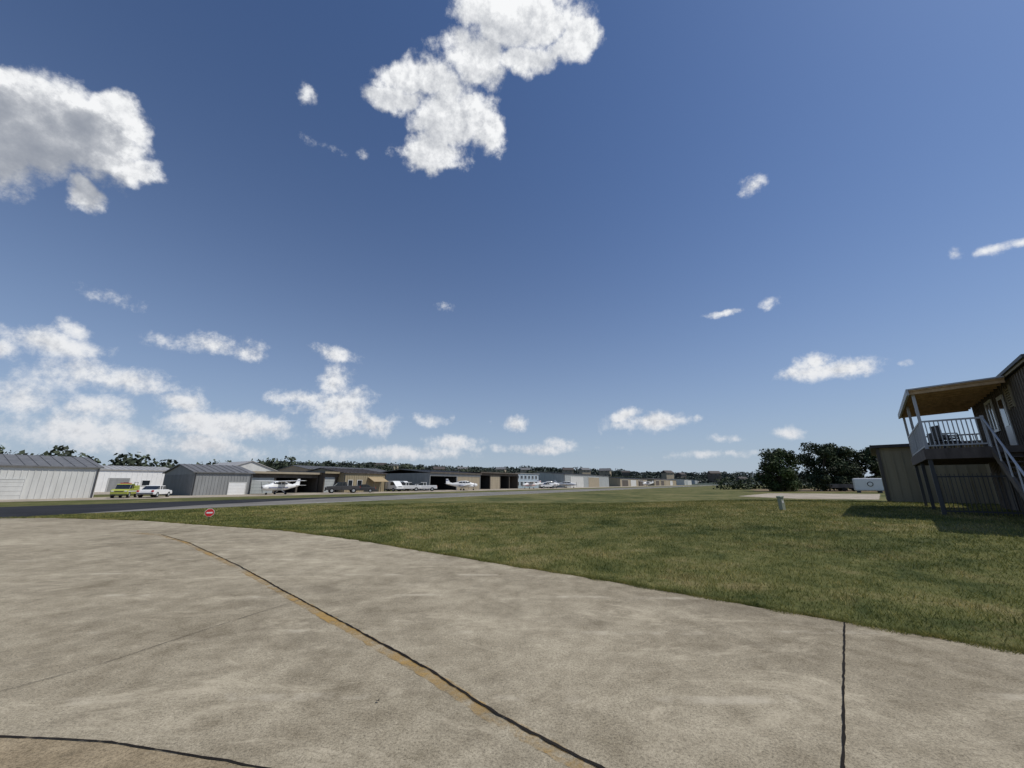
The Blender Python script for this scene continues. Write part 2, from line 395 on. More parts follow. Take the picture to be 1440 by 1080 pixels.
# ------------------------------------------------------------------ hangars
def ribs(x0,x1,y,z0,z1,step=.6,t=.04,w=.06):
    return [(x,y-t,z0,x+w,y-.001,z1) for x in np.arange(x0+step*.5,x1-w,step)]
def hangar(name,s0,s1,q,d,h,rise,ridge,wm,rm,doors=(),wins=(),step=.6,o=.25,bays=None,z=0,trim=None):
    e=empty(name,R(s0,q,z),ROT); w=s1-s0
    if bays is None:
        if ridge=='x': prism(e,'walls',wm,[(0,-.05),(d,-.05),(d,h-.02),(d/2,h+rise-.02),(0,h-.02)],0,w,'x')
        elif ridge=='y': prism(e,'walls',wm,[(0,-.05),(w,-.05),(w,h-.02),(w/2,h+rise-.02),(0,h-.02)],0,d,'y')
        else: boxes(e,'walls',wm,[(0,0,-.05,w,d,h-.02)])
        if step:
            L=ribs(0,w,0,0,h-.25,step)
            L+=[(-.04,y,0,-.001,y+.06,h-.25) for y in np.arange(step*.5,d-.1,step)]
            boxes(e,'wall_ribs',wm,L)
        boxes(e,'downpipes',M['steel'],[(.1,-.16,0,.2,-.06,h-.1),(w-.2,-.16,0,w-.1,-.06,h-.1)])
    else:
        L=[(0,d-.2,0,w,d,h-.02),(0,0,0,.2,d-.2,h-.02),(w-.2,0,0,w,d-.2,h-.02),(.2,0,h-.75,w-.2,.2,h-.02)]
        boxes(e,'walls',wm,L)
        P=[];nb=bays
        for i in range(1,nb): x=w*i/nb; P.append((x-.14,.02,0,x+.14,.3,h-.75))
        if P: boxes(e,'posts',wm,P)
        boxes(e,'inner_partitions',M['dark'],[(.2,d*.55,0,w-.2,d*.58,h-.1)]+[(w*i/nb-.08,.5,0,w*i/nb+.08,d*.5,h-.2) for i in range(1,nb)])  # partitions coloured near-black to carry the bays' interior shade
        boxes(e,'floor',M['asph'],[(0,-.1,.0,w,d,.03)])
        for i in range(nb):
            if (i*7+int(s0))%3==1: boxes(e,'closed_door_%d'%(i+1),random.choice([M['lgrey_metal'],M['beige'],M['tan']]),[(w*i/nb+.16,.08,.03,w*(i+1)/nb-.16,.14,h-.76)]+[(w*i/nb+.16,.06,zz,w*(i+1)/nb-.16,.079,zz+.05) for zz in np.arange(.5,h-.9,.5)])
            else:
                xb=w*(i+.5)/nb
                boxes(e,'stored_equipment_%d'%(i+1),random.choice([M['grey_metal'],M['brown'],M['tank'],M['beige']]),[(xb-1.6,d*.35,.03,xb-.4,d*.42,1.1),(xb+.1,d*.38,.03,xb+1.5,d*.46,1.7),(xb+.3,d*.3,.03,xb+.9,d*.34,.8)],.03)
    if ridge=='x':
        k=rise/(d/2); prism(e,'roof',rm,[(-o,h-o*k),(d/2,h+rise),(d+o,h-o*k),(d+o,h-o*k+.14),(d/2,h+rise+.14),(-o,h-o*k+.14)],-o,w+o,'x')
        if w<70:
            V=[];F=[]
            for x in np.arange(.3,w,.9):
                kk=len(V)
                for yy in (-o,d/2):
                    zz=h+.14+yy*k
                    V+=[(x,yy,zz+.001),(x+.05,yy,zz+.001),(x+.05,yy,zz+.05),(x,yy,zz+.05)]
                for f in ((0,1,5,4),(1,2,6,5),(2,3,7,6),(3,0,4,7),(0,3,2,1)): F.append(tuple(kk+j for j in f))
            poly('roof_standing_seams',rm,V,F,e)
    elif ridge=='y':
        k=rise/(w/2); prism(e,'roof',rm,[(-o,h-o*k),(w/2,h+rise),(w+o,h-o*k),(w+o,h-o*k+.14),(w/2,h+rise+.14),(-o,h-o*k+.14)],-o,d+o,'y')
    elif ridge=='shed':
        prism(e,'roof',rm,[(-o*2,h),(d+o,h+rise),(d+o,h+rise+.16),(-o*2,h+.16)],-o,w+o,'x')
    else:
        boxes(e,'roof',rm,[(-o,-o,h,w+o,d+o,h+.18)])
    if trim: boxes(e,'fascia',trim,[(-o-.01,-o-.07-(o if ridge=='shed' else 0),h-.12,w+o+.01,-o-.01-(o if ridge=='shed' else 0),h+.22)])
    for i,(x0,x1,z1,dm) in enumerate(doors):
        boxes(e,'door_%d'%(i+1),dm,[(x0,-.09,0,x1,-.045,z1)]+[(x0,-.11,zz,x1,-.091,zz+.04) for zz in np.arange(.4,z1-.1,.45)])
        boxes(e,'door_frame_%d'%(i+1),M['white_metal'],[(x0-.1,-.12,0,x0-.002,-.04,z1+.1),(x1+.002,-.12,0,x1+.1,-.04,z1+.1),(x0,-.12,z1+.002,x1,-.04,z1+.1)])
    for i,(x0,z0,x1,z1) in enumerate(wins):
        boxes(e,'window_%d'%(i+1),M['glass'],[(x0,-.06,z0,x1,-.042,z1)])
        boxes(e,'window_frame_%d'%(i+1),M['white'],[(x0-.07,-.09,z0-.07,x0-.001,-.04,z1+.07),(x1+.001,-.09,z0-.07,x1+.07,-.04,z1+.07),(x0,-.09,z1+.001,x1,-.04,z1+.07),(x0,-.09,z0-.07,x1,-.04,z0-.001)])
    return e
WM,GM,LG,RG,RL=M['white_metal'],M['grey_metal'],M['lgrey_metal'],M['roof_grey'],M['roof_light']
hangar('white_metal_hangar',-14,13.6,65.5,16,3.35,1.4,'x',WM,RG,doors=[(14.5,17,2.2,WM),(19.6,22.2,2.0,WM)],wins=[(10,1.2,11,2.0)],step=.45)
hangar('grey_metal_hangar',23,30.4,66,10.7,3.1,1.15,'x',GM,RG,doors=[(4.4,6.6,1.7,M['white'])],step=.4)
hangar('open_bay_hangar',31.6,43,69,22,3.3,.7,'shed',M['brown'],RG,bays=3,trim=M['beige'])
hangar('open_bay_hangar',43.2,48,67.5,20,3.5,.5,'shed',M['brown'],RG,bays=2,trim=M['tan'])
hangar('tan_hangar_building',46.2,56,66,15,3.5,1.0,'x',M['tan'],M['roof_brown'],wins=[(1,.9,1.9,2.2),(3.0,.9,4.0,2.2)],step=.5)
e=empty('canvas_awning',R(51.5,66),ROT)
prism(e,'canvas',M['awn'],[(-2.0,1.9),(-.1,2.8),(-.1,2.86),(-2.06,1.96)],0,3.6,'x')
rods(e,'frame_legs',M['steel'],[((.1,-1.9,0),(.1,-1.9,1.9),.04),((3.5,-1.9,0),(3.5,-1.9,1.9),.04),((1.8,-1.9,0),(1.8,-1.9,1.9),.04)])
hangar('dark_bay_hangar',69,89,66,20,4.1,.9,'x',GM,RG,bays=2,trim=M['brown'])
hangar('brown_bay_hangar',90,111,67,18,4.6,.5,'shed',M['brown'],M['roof_brown'],bays=4,trim=M['brown'])
hangar('pale_blue_building',114,131,70,12,4.9,.4,'flat',M['blue'],RL,wins=[(1+2.6*i,3.2,2.4+2.6*i,4.3) for i in range(6)]+[(1+2.6*i,.9,2.4+2.6*i,2.2) for i in range(6)],step=0)
hangar('light_grey_hangar',145,200,66,22,5.2,.9,'x',LG,RG,doors=[(6,20,4.3,M['white_metal']),(26,40,4.3,M['beige'])],step=.8)
hangar('beige_hangar',222,286,67,18,4.3,.9,'x',M['beige'],RG,doors=[(4,16,3.6,M['brown']),(22,34,3.6,M['white_metal']),(40,52,3.6,M['brown'])],step=0)
hangar('beige_hangar',312,405,68,18,4.6,1.0,'x',M['tan'],M['roof_brown'],doors=[(5+19*i,17+19*i,3.8,random.choice([M['brown'],M['white_metal'],M['beige']])) for i in range(4)],step=0)
for i,(a,b_) in enumerate([(440,490),(525,590),(640,710),(770,860)]):
    hangar('white_row_hangar',a,b_,66+i,22,5.2,1.0,'x',WM if i%2==0 else LG,RL,doors=[(6,22,4.2,M['lgrey_metal']),(30,46,4.2,WM)],step=0)
hangar('white_storage_building',22,34,108,14,4.2,.9,'x',M['white'],RL,doors=[(2,5,2.6,GM)],wins=[(7,1.2,8.2,2.2)],step=.8)
hangar('brown_storage_building',34.8,41,105,12,4.0,.6,'shed',M['brown'],RG,doors=[(1,4,2.6,M['tan'])],step=0)
hangar('white_gable_hangar',39,52,100,16,4.3,2.3,'y',WM,RL,step=.7)
hangar('rear_hangar',58,70,98,14,5.2,1.0,'x',M['beige'],RG,step=0)
hangar('rear_hangar',75,90,104,14,5.2,1.2,'x',M['brown'],RG,step=0)
hangar('rear_hangar',98,112,100,14,5.2,1.0,'x',M['tan'],RG,step=0)

# ------------------------------------------------------------------ aircraft
def plane(name,x,y,rot,high=True,scale=1,twin=False,stripe='navy'):
    e=empty(name,(x,y,0.02),rot,scale); z0=1.25
    loft(e,'fuselage',M['white'],[(-4.15,z0+.05,.10,.12),(-4.0,z0,.32,.34),(-3.4,z0,.48,.48),(-2.6,z0+.02,.54,.56),(-1.9,z0+.18,.58,.72),(-1.1,z0+.24,.60,.82),(.4,z0+.22,.58,.80),(1.4,z0+.15,.44,.55),(2.6,z0+.2,.27,.33),(3.7,z0+.28,.12,.18),(4.1,z0+.32,.05,.1)])
    loft(e,'windscreen_and_cabin_glass',M['glass'],[(-2.35,z0+.42,.30,.14),(-1.95,z0+.62,.50,.26),(-1.2,z0+.68,.615,.27),(.2,z0+.66,.605,.25),(.9,z0+.6,.50,.18)],14,3)
    loft(e,'cabin_roof',M['white'],[(-1.75,z0+.86,.30,.13),(-1.1,z0+.97,.52,.13),(.3,z0+.95,.5,.12),(1.2,z0+.72,.34,.12)],14,3)
    boxes(e,'door_pillars',M['white'],[(-.75,-.64,z0+.4,-.65,.64,z0+.95),(.05,-.63,z0+.4,.15,.63,z0+.95)])
    zw=z0+1.04 if high else z0-.28
    V=[];F=[]
    for sgn in (-1,1):
        k=len(V); dih=.12 if high else .35
        for (yy,xa,xb,t,dz) in ((.0,-1.25,.35,.10,0),(2.8,-1.25,.35,.10,dih*.5),(5.4,-1.0,.15,.06,dih)):
            for (xx,zz) in ((xa,0),(xa+.35*(xb-xa),t),(xb,.01),(xa+.3*(xb-xa),-t*.6)): V.append((xx,sgn*yy,zw+dz+zz))
        for j in range(2):
            for i in range(4): F.append((k+4*j+i,k+4*j+(i+1)%4,k+4*j+4+(i+1)%4,k+4*j+4+i))
        F.append((k+8,k+9,k+10,k+11))
    poly('wings',M['white'],V,F,e)
    V=[];F=[]
    for sgn in (-1,1):
        k=len(V)
        for (yy,xa,xb,t) in ((0,3.1,4.15,.05),(1.75,3.45,4.1,.03)):
            for (xx,zz) in ((xa,0),((xa+xb)/2,t),(xb,0),((xa+xb)/2,-t)): V.append((xx,sgn*yy,z0+.35+zz))
        for i in range(4): F.append((k+i,k+(i+1)%4,k+4+(i+1)%4,k+4+i))
        F.append((k+4,k+5,k+6,k+7))
    poly('tailplane',M['white'],V,F,e)
    prism(e,'tail_fin',M['white'],[(2.2,z0+.42),(3.2,z0+.75),(3.75,z0+1.55),(4.25,z0+1.55),(4.2,z0+.3),(3.0,z0+.3)],-.045,.045,'y')
    prism(e,'fin_stripe',M[stripe],[(3.55,z0+1.1),(3.72,z0+1.35),(4.24,z0+1.35),(4.23,z0+1.1)],-.05,.05,'y')
    boxes(e,'fuselage_stripe',M[stripe],[(-3.2,-.60,z0-.08,1.0,.60,z0+.02)])
    L=[((-2.9,0,z0-.4),(-3.1,0,.25),.05),((-.2,.3,z0-.5),(-.1,1.2,.25),.06),((-.2,-.3,z0-.5),(-.1,-1.2,.25),.06)]
    if high: L+=[((-.7,.5,z0-.3),(-.7,2.6,zw+.02),.045),((-.7,-.5,z0-.3),(-.7,-2.6,zw+.02),.045)]
    rods(e,'struts_and_gear_legs',M['white'],L)
    rods(e,'wheels',M['rubber'],[((-3.1,-.07,.18),(-3.1,.07,.18),.18),((-.1,1.13,.21),(-.1,1.29,.21),.21),((-.1,-1.29,.21),(-.1,-1.13,.21),.21)],14)
    if twin:
        for sg in (-1,1):
            o=loft(e,'engine_nacelle_%s'%('l' if sg>0 else 'r'),M['white'],[(-2.5,zw+.1,.12,.12),(-2.3,zw+.1,.3,.28),(-1.2,zw+.1,.34,.32),(.2,zw+.1,.2,.15),(.6,zw+.1,.05,.05)]); o.location.y=sg*1.9
            rods(e,'propeller_%s'%('l' if sg>0 else 'r'),M['steel'],[((-2.55,sg*1.9-.5,zw-.6),(-2.55,sg*1.9+.5,zw+.8),.05),((-2.55,sg*1.9-.8,zw+.35),(-2.55,sg*1.9+.8,zw-.15),.05)])
    else:
        rods(e,'propeller',M['steel'],[((-4.2,-.3,z0-.85),(-4.2,.3,z0+.95),.05),((-4.35,0,z0+.05),(-4.1,0,z0+.05),.05,.16)])
    return e
x,y,_=R(32.6,61.5); plane('parked_airplane',x,y,rad(75),True,.82)
x,y,_=R(75.5,61.5); plane('parked_twin_airplane',x,y,rad(25)+math.pi,False,.95,True,'navy')
x,y,_=R(112,62.5); plane('parked_airplane',x,y,rad(35),True,.9,False,'red')
x,y,_=R(124,62.5); plane('parked_twin_airplane',x,y,rad(200),False,1.0,True)
x,y,_=R(137,62); plane('parked_airplane',x,y,rad(160),False,1.0)
x,y,_=R(262,61); plane('parked_airplane',x,y,rad(30),True,1.2)

# ------------------------------------------------------------------ vehicles (nose to -x)
def vehicle(name,x,y,rot,kind,paint,scale=1):
    e=empty(name,(x,y,.02),rot,scale)
    if kind=='sedan':
        body=[(-2.2,.35),(-2.22,.62),(-2.0,.78),(-1.2,.92),(1.5,.95),(2.15,.90),(2.25,.6),(2.2,.35)]; cab=[(-1.15,.91),(-.45,1.36),(.75,1.40),(1.6,.93)]; wx=(-1.35,1.35);W=.88;wr=.33
    elif kind=='pickup':
        body=[(-2.7,.5),(-2.72,.95),(-2.5,1.10),(-1.4,1.18),(.55,1.2),(2.65,1.2),(2.75,.6),(2.7,.5)]; cab=[(-1.35,1.17),(-.75,1.78),(.45,1.80),(.7,1.19)]; wx=(-1.75,1.7);W=.97;wr=.40
    elif kind=='van':
        body=[(-2.7,.45),(-2.75,.95),(-2.45,1.15),(-1.7,1.95),(-1.4,2.1),(2.6,2.12),(2.72,1.9),(2.75,.45)]; cab=None; wx=(-1.8,1.75);W=.98;wr=.37
    else:
        body=[(-2.3,.5),(-2.35,1.0),(-2.1,1.2),(-1.3,1.25),(0.6,1.25),(.6,1.35),(2.3,1.35),(2.35,.6),(2.3,.5)]; cab=[(-1.4,1.24),(-1.0,1.9),(.3,1.95),(.5,1.24)]; wx=(-1.5,1.45);W=.95;wr=.42
    prism(e,'body',paint,body,-W,W,'y',bevel=.07)
    if cab:
        g=[(x_,z_) for x_,z_ in cab]; prism(e,'cabin_glass',M['glass'],g,-W*.84,W*.84,'y',bevel=.04)
        (xa,za),(xb,zb),(xc,zc),(xd,zd)=cab
        prism(e,'cabin_roof',paint,[(xb-.05,zb-.03),(xb+.02,zb+.05),(xc-.02,zc+.05),(xc+.06,zc-.03)],-W*.86,W*.86,'y',bevel=.02)
        mxx=(xb+xc)/2; boxes(e,'pillars',paint,[(mxx-.05,-W*.86,za,mxx+.05,W*.86,zb),(xc-.12,-W*.86,za,xc+.02,W*.86,zc-.02)])
    else:
        prism(e,'side_and_front_glass',M['glass'],[(-2.36,1.22),(-1.72,1.86),(-.9,1.86),(-.9,1.25)],-W-.012,W+.012,'y')
    if kind=='utility':
        boxes(e,'equipment_body',paint,[(.62,-.9,1.36,2.3,.9,1.75)],.04)
        boxes(e,'roof_light_bar',M['red'],[(-.6,-.6,2.01,-.35,.6,2.12)]); boxes(e,'side_stripe',M['white'],[(-2.2,-W-.012,.85,2.2,W+.012,1.0)])
        rods(e,'ladder_rack',M['steel'],[((.7,-.6,2.2),(2.3,-.6,2.2),.03),((.7,.6,2.2),(2.3,.6,2.2),.03),((.8,-.6,1.7),(.8,-.6,2.2),.03),((2.2,-.6,1.7),(2.2,-.6,2.2),.03),((.8,.6,1.7),(.8,.6,2.2),.03),((2.2,.6,1.7),(2.2,.6,2.2),.03)])
    rods(e,'wheels',M['rubber'],[((a,s*(W-.22),wr),(a,s*(W+.01),wr),wr) for a in wx for s in (-1,1)],18)
    rods(e,'wheel_hubs',M['lgrey_metal'],[((a,s*(W),wr),(a,s*(W+.02),wr),wr*.55) for a in wx for s in (-1,1)],12)
    x0=min(p[0] for p in body); x1=max(p[0] for p in body); zl=.68 if kind=='sedan' else .9
    boxes(e,'headlights',M['white'],[(x0-.01,-W*.9,zl,x0+.1,-W*.6,zl+.14),(x0-.01,W*.6,zl,x0+.1,W*.9,zl+.14)])
    boxes(e,'tail_lights',M['red'],[(x1-.1,-W*.95,zl,x1+.01,-W*.7,zl+.2),(x1-.1,W*.7,zl,x1+.01,W*.95,zl+.2)])
    boxes(e,'bumpers_and_grille',M['steel'],[(x0-.06,-W*.9,.38,x0+.05,W*.9,.52),(x1-.05,-W*.9,.38,x1+.06,W*.9,.52),(x0-.02,-W*.5,zl,x0+.05,W*.5,zl+.12)])
    return e
x,y,_=R(15.5,62.5); vehicle('lime_utility_truck',x,y,rad(118),'utility',M['lime'],.78)
x,y,_=R(17.9,61.5); vehicle('white_sedan',x,y,rad(-72),'sedan',M['white'],.95)
for s,q_,r_,k_ in ((57.5,66,150,'van'),(60.3,64,200,'pickup'),(63.2,62,15,'pickup'),(65.5,66,190,'sedan'),(61.5,68,170,'van'),(47.5,62,20,'sedan')):
    x,y,_=R(s,q_); vehicle('white_'+{'van':'cargo_van','pickup':'pickup_truck','sedan':'sedan'}[k_] if s!=47.5 else 'dark_sedan',x,y,rad(r_),k_,M['white'] if s!=47.5 else M['steel'])
x,y,_=R(43,61.5); vehicle('dark_pickup_truck',x,y,rad(30),'pickup',M['steel'])
x,y,_=R(120,61); vehicle('white_pickup_truck',x,y,rad(20),'pickup',M['white'])

# ------------------------------------------------------------------ small objects
e=empty('small_red_sign',(-13.6,18.2,0),rad(35))
oc=[(.17*math.cos(rad(22.5+45*i)),.33+.17*math.sin(rad(22.5+45*i))) for i in range(8)]
prism(e,'octagonal_plate',M['red'],oc,-.012,.012,'y')
prism(e,'white_border',M['white'],[(a*1.08,.33+(b_-.33)*1.08) for a,b_ in oc],-.008,.008,'y')
boxes(e,'white_bar',M['white'],[(-.11,-.016,.30,.11,-.0125,.36)])
rods(e,'stake',M['steel'],[((0,.02,-.05),(0,.02,.3),.012)])
e=empty('utility_pedestal',(12,17.9,float(Hs(12,17.9))),rad(20)); e.rotation_euler=(0,rad(-5),rad(20))
boxes(e,'cabinet',M['pedestal'],[(-.1,-.08,-.1,.1,.08,.52)],.015)
boxes(e,'cap',M['pedestal'],[(-.12,-.10,.521,.12,.10,.60)],.02)
boxes(e,'label',M['white'],[(-.05,-.086,.3,.05,-.081,.4)])
e=empty('grain_silo',(77,78,0))
rods(e,'shell',M['tank'],[((0,0,0),(0,0,4.7),2.4)],28)
rods(e,'hoops',M['tank'],[((0,0,z_),(0,0,z_+.12),2.46) for z_ in np.arange(.6,4.7,.7)],28)
rods(e,'conical_roof',M['tank'],[((0,0,4.7),(0,0,5.4),2.5,.4)],28)
rods(e,'roof_cap',M['tank'],[((0,0,5.4),(0,0,5.65),.4)],16)
rods(e,'ladder',M['steel'],[((-2.0,-1.55,0),(-2.0,-1.55,4.9),.04),((-1.6,-1.95,0),(-1.6,-1.95,4.9),.04)]+[((-2.0,-1.55,z_),(-1.6,-1.95,z_),.025) for z_ in np.arange(.3,4.8,.35)])
e=empty('white_fuel_tank',(64.5,70,0),rad(-35))
boxes(e,'tank_body',M['white'],[(-3.3,-1.1,.35,3.3,1.1,2.5)],.18)
boxes(e,'skids',M['steel'],[(-3,-1,0,-2.6,1,.35),(2.6,-1,0,3,1,.35),(-.2,-1,0,.2,1,.35)])
rods(e,'round_port',M['steel'],[((-1.2,-1.16,1.5),(-1.2,-1.09,1.5),.42)],20)
rods(e,'port_cover',M['white'],[((-1.2,-1.18,1.5),(-1.2,-1.161,1.5),.30)],20)
rods(e,'vent_pipes',M['steel'],[((2.2,0,2.5),(2.2,0,2.85),.06),((-2.5,0,2.5),(-2.5,0,2.75),.08)])
e=empty('farm_trailer',(71,84,0),rad(-20))
boxes(e,'bed',M['tank'],[(-3.5,-1,.7,3.5,1,1.0)],.03); boxes(e,'side_boards',M['tank'],[(-3.5,-1,1.0,3.5,-.92,1.5),(-3.5,.92,1.0,3.5,1,1.5)])
rods(e,'wheels',M['rubber'],[((a,s_*1.0-.1,.4),(a,s_*1.0+.1,.4),.4) for a in (-1.2,1.2) for s_ in (-1,1)],14)

# ------------------------------------------------------------------ two-storey building with deck
AR=math.atan2(.737,.676)
B=empty('two_storey_building',(17.44,12.98,.5),AR)
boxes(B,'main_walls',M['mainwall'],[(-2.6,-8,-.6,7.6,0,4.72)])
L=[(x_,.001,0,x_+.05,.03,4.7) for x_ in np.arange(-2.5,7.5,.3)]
boxes(B,'siding_battens',M['mainwall'],L)
prism(B,'roof',M['roof_brown'],[(.12,4.74),(-4,5.4),(-8.35,4.74),(-8.35,4.86),(-4,5.54),(.12,4.86)],-2.9,8.0,'x')
boxes(B,'eave_fascia',M['tan'],[(-2.9,.121,4.70,8.0,.15,4.88)])
boxes(B,'gutter',M['steel'],[(-2.9,.151,4.77,8.0,.22,4.87)])
boxes(B,'annex_walls',M['tan'],[(13,-6,-.6,22,3.68,3.3)])
boxes(B,'annex_siding_ribs',M['tan'],[(12.96,y_,-.1,12.999,y_+.07,3.2) for y_ in np.arange(-5.8,3.6,.42)]+[(x_,3.681,-.1,x_+.07,3.72,3.2) for x_ in np.arange(13.2,21.9,.42)])
boxes(B,'annex_roof',M['roof_brown'],[(12.7,-6.3,3.301,22.3,4.0,3.48)])
boxes(B,'annex_corner_trim',M['brown'],[(12.93,3.60,-.5,13.02,3.76,3.3)])
boxes(B,'link_wall',M['tan'],[(7.61,-8,-.6,12.99,-.6,3.1)])
boxes(B,'lower_doors',M['brown'],[(4.2,.031,-.1,5.2,.07,2.0)])
boxes(B,'deck_boards',M['deckgrey'],[(0,y_,2.25,7.3,y_+.135,2.35) for y_ in np.arange(.06,2.45,.145)])
boxes(B,'deck_beams',M['deckgrey'],[(-.06,.06,1.98,-.001,2.5,2.36),(7.301,.06,1.98,7.36,2.5,2.36),(-.06,2.501,1.98,7.36,2.56,2.36)]+[(x_,.06,2.02,x_+.06,2.499,2.249) for x_ in np.arange(.55,7.2,.6)])
posts=[(x_,2.40,-.6,x_+.09,2.49,4.55) for x_ in (.05,3.6,7.15)]
boxes(B,'posts',M['rail'],[(a,b_,2.351,c,d_,f_) for a,b_,z_,c,d_,f_ in posts])
boxes(B,'lower_posts',M['steel'],[(a-.01,b_-.01,-.6,c+.01,d_+.01,2.0) for a,b_,z_,c,d_,f_ in posts])
L=[(.03,.95,3.36,.09,2.4,3.42),(.03,.95,2.45,.09,2.4,2.5),(.1,2.42,3.36,7.2,2.48,3.42),(.1,2.42,2.45,7.2,2.48,2.5),(7.2,.05,3.36,7.26,2.4,3.42),(7.2,.05,2.45,7.26,2.4,2.5),(.02,.86,2.351,.10,.94,3.46)]
L+=[(.045,y_,2.5,.075,y_+.03,3.36) for y_ in np.arange(1.05,2.38,.115)]
L+=[(x_,2.435,2.5,x_+.03,2.465,3.36) for x_ in np.arange(.2,7.1,.115)]
L+=[(7.215,y_,2.5,7.245,y_+.03,3.36) for y_ in np.arange(.15,2.38,.115)]
boxes(B,'railing',M['rail'],L)
prism(B,'canopy_roof_sheet',M['rail'],[(.16,4.70),(2.62,4.61),(2.62,4.66),(.16,4.75)],-.2,7.5,'x')
prism(B,'canopy_wood_lining',M['wood'],[(.16,4.65),(2.6,4.56),(2.6,4.609),(.16,4.699)],-.15,7.45,'x')
V=[];F=[]
for x_ in np.arange(-.1,7.45,.62):
    k=len(V); V+=[(x_,.16,4.53),(x_+.045,.16,4.53),(x_+.045,2.56,4.44),(x_,2.56,4.44),(x_,.16,4.649),(x_+.045,.16,4.649),(x_+.045,2.56,4.56),(x_,2.56,4.56)]; F+=[tuple(i+k for i in f) for f in BF]
poly('canopy_joists',M['wood'],V,F,B)
boxes(B,'canopy_beam',M['rail'],[(-.2,2.561,4.42,7.5,2.63,4.605)])
boxes(B,'louvre_vent',M['tan'],[(.30,.031,z_,.95,.06,z_+.05) for z_ in np.arange(3.75,4.4,.085)]+[(.24,.031,3.7,.299,.075,4.48),(.951,.031,3.7,1.01,.075,4.48)])
boxes(B,'deck_door',M['white'],[(1.5,.031,2.351,2.4,.06,4.35)]); boxes(B,'deck_door_glass',M['glass'],[(1.65,.061,3.2,2.25,.07,4.2)])
boxes(B,'window',M['glass'],[(3.4,.031,3.25,4.4,.045,4.35)]); boxes(B,'window_frame',M['white'],[(3.3,.031,3.15,3.399,.08,4.45),(4.401,.031,3.15,4.5,.08,4.45),(3.4,.031,4.351,4.4,.08,4.45),(3.4,.031,3.15,4.4,.08,3.249),(3.88,.046,3.25,3.92,.07,4.35)])
nst=13; run=.27; rise=2.35/nst
boxes(B,'stair_treads',M['deckgrey'],[(-run*(i+1),.10,2.35-rise*(i+1)-.04,-run*i,.86,2.35-rise*(i+1)) for i in range(nst)])
for y0_,y1_,nm in ((.05,.099,'stair_stringer_inner'),(.861,.93,'stair_stringer_outer')):
    prism(B,nm,M['mainwall'],[(-.061,2.34),(-.061,2.02),(-run*nst-.1,-.28),(-run*nst-.1,.06)],y0_,y1_,'y')
L=[((-.05,.9,3.35),(-run*nst,.9,1.0),.03)]
for i in range(0,nst+1,3): L.append(((-run*i-.05,.9,2.25-rise*i),(-run*i-.05,.9,3.33-rise*i),.022))
rods(B,'stair_handrail',M['rail'],L)
L=[(.35,.12,1.32,.39,2.38,1.37),(.35,.12,.1,.39,2.38,.15)]+[(.36,y_,0,.38,y_+.02,1.45) for y_ in np.arange(.15,2.38,.11)]
e=empty('metal_picket_fence',(17.44,12.98,.5),AR); boxes(e,'pickets_and_rails',M['steel'],L)
for (cx_,cy_,rz_) in ((1.2,1.8,.4),(2.6,1.6,-.5),(4.4,1.7,.2)):
    wp=Vector((17.44,12.98,.5))+Matrix.Rotation(AR,3,'Z')@Vector((cx_,cy_,2.351))
    c=empty('patio_chair',wp,AR+rz_)
    boxes(c,'seat',M['steel'],[(-.25,-.25,.40,.25,.25,.45)],.01); boxes(c,'backrest',M['steel'],[(-.25,.22,.46,.25,.26,.95)],.01)
    rods(c,'legs_and_arms',M['steel'],[((a,b2,0),(a,b2,.62),.018) for a in (-.26,.26) for b2 in (-.24,.24)]+[((a,-.24,.62),(a,.24,.62),.02) for a in (-.26,.26)])

# ------------------------------------------------------------------ world: sky + clouds at fixed world directions
w=bpy.data.worlds.new("World"); sc.world=w; w.use_nodes=True; nt=w.node_tree
bg=nt.nodes["Background"]; STR=.08; bg.inputs[1].default_value=STR
sky=N(nt,"ShaderNodeTexSky"); sky.sky_type='NISHITA'; sky.sun_disc=False
sky.sun_elevation=rad(SUN_EL); sky.sun_rotation=rad(SUN_AZ); sky.air_density=1; sky.dust_density=.7; sky.ozone_density=3
tcw=N(nt,"ShaderNodeTexCoord").outputs["Generated"]
def vm(op,a,b_,c=None):
    m=N(nt,"ShaderNodeVectorMath",operation=op)
    for i,v in enumerate((a,b_,c)):
        if v is None: continue
        if isinstance(v,bpy.types.NodeSocket): nt.links.new(v,m.inputs[i])
        else: m.inputs[i].default_value=v
    return m
BIG1=[(-660,360,120,92,0),(-590,335,86,74,0),(-535,300,52,28,0),(-600,268,36,34,0),(-700,412,70,48,0),(-780,350,120,90,0),(-560,372,50,40,0)]
BIG2=[(20,515,100,50,.0),(85,485,46,42,.0),(-30,530,60,40,.0),(-50,465,64,50,.0),(-120,430,82,36,.0),(-165,405,50,29,.1),(-80,375,72,58,.0),(-110,325,62,35,.0),(-30,350,32,42,.1),(20,460,60,30,.15)]
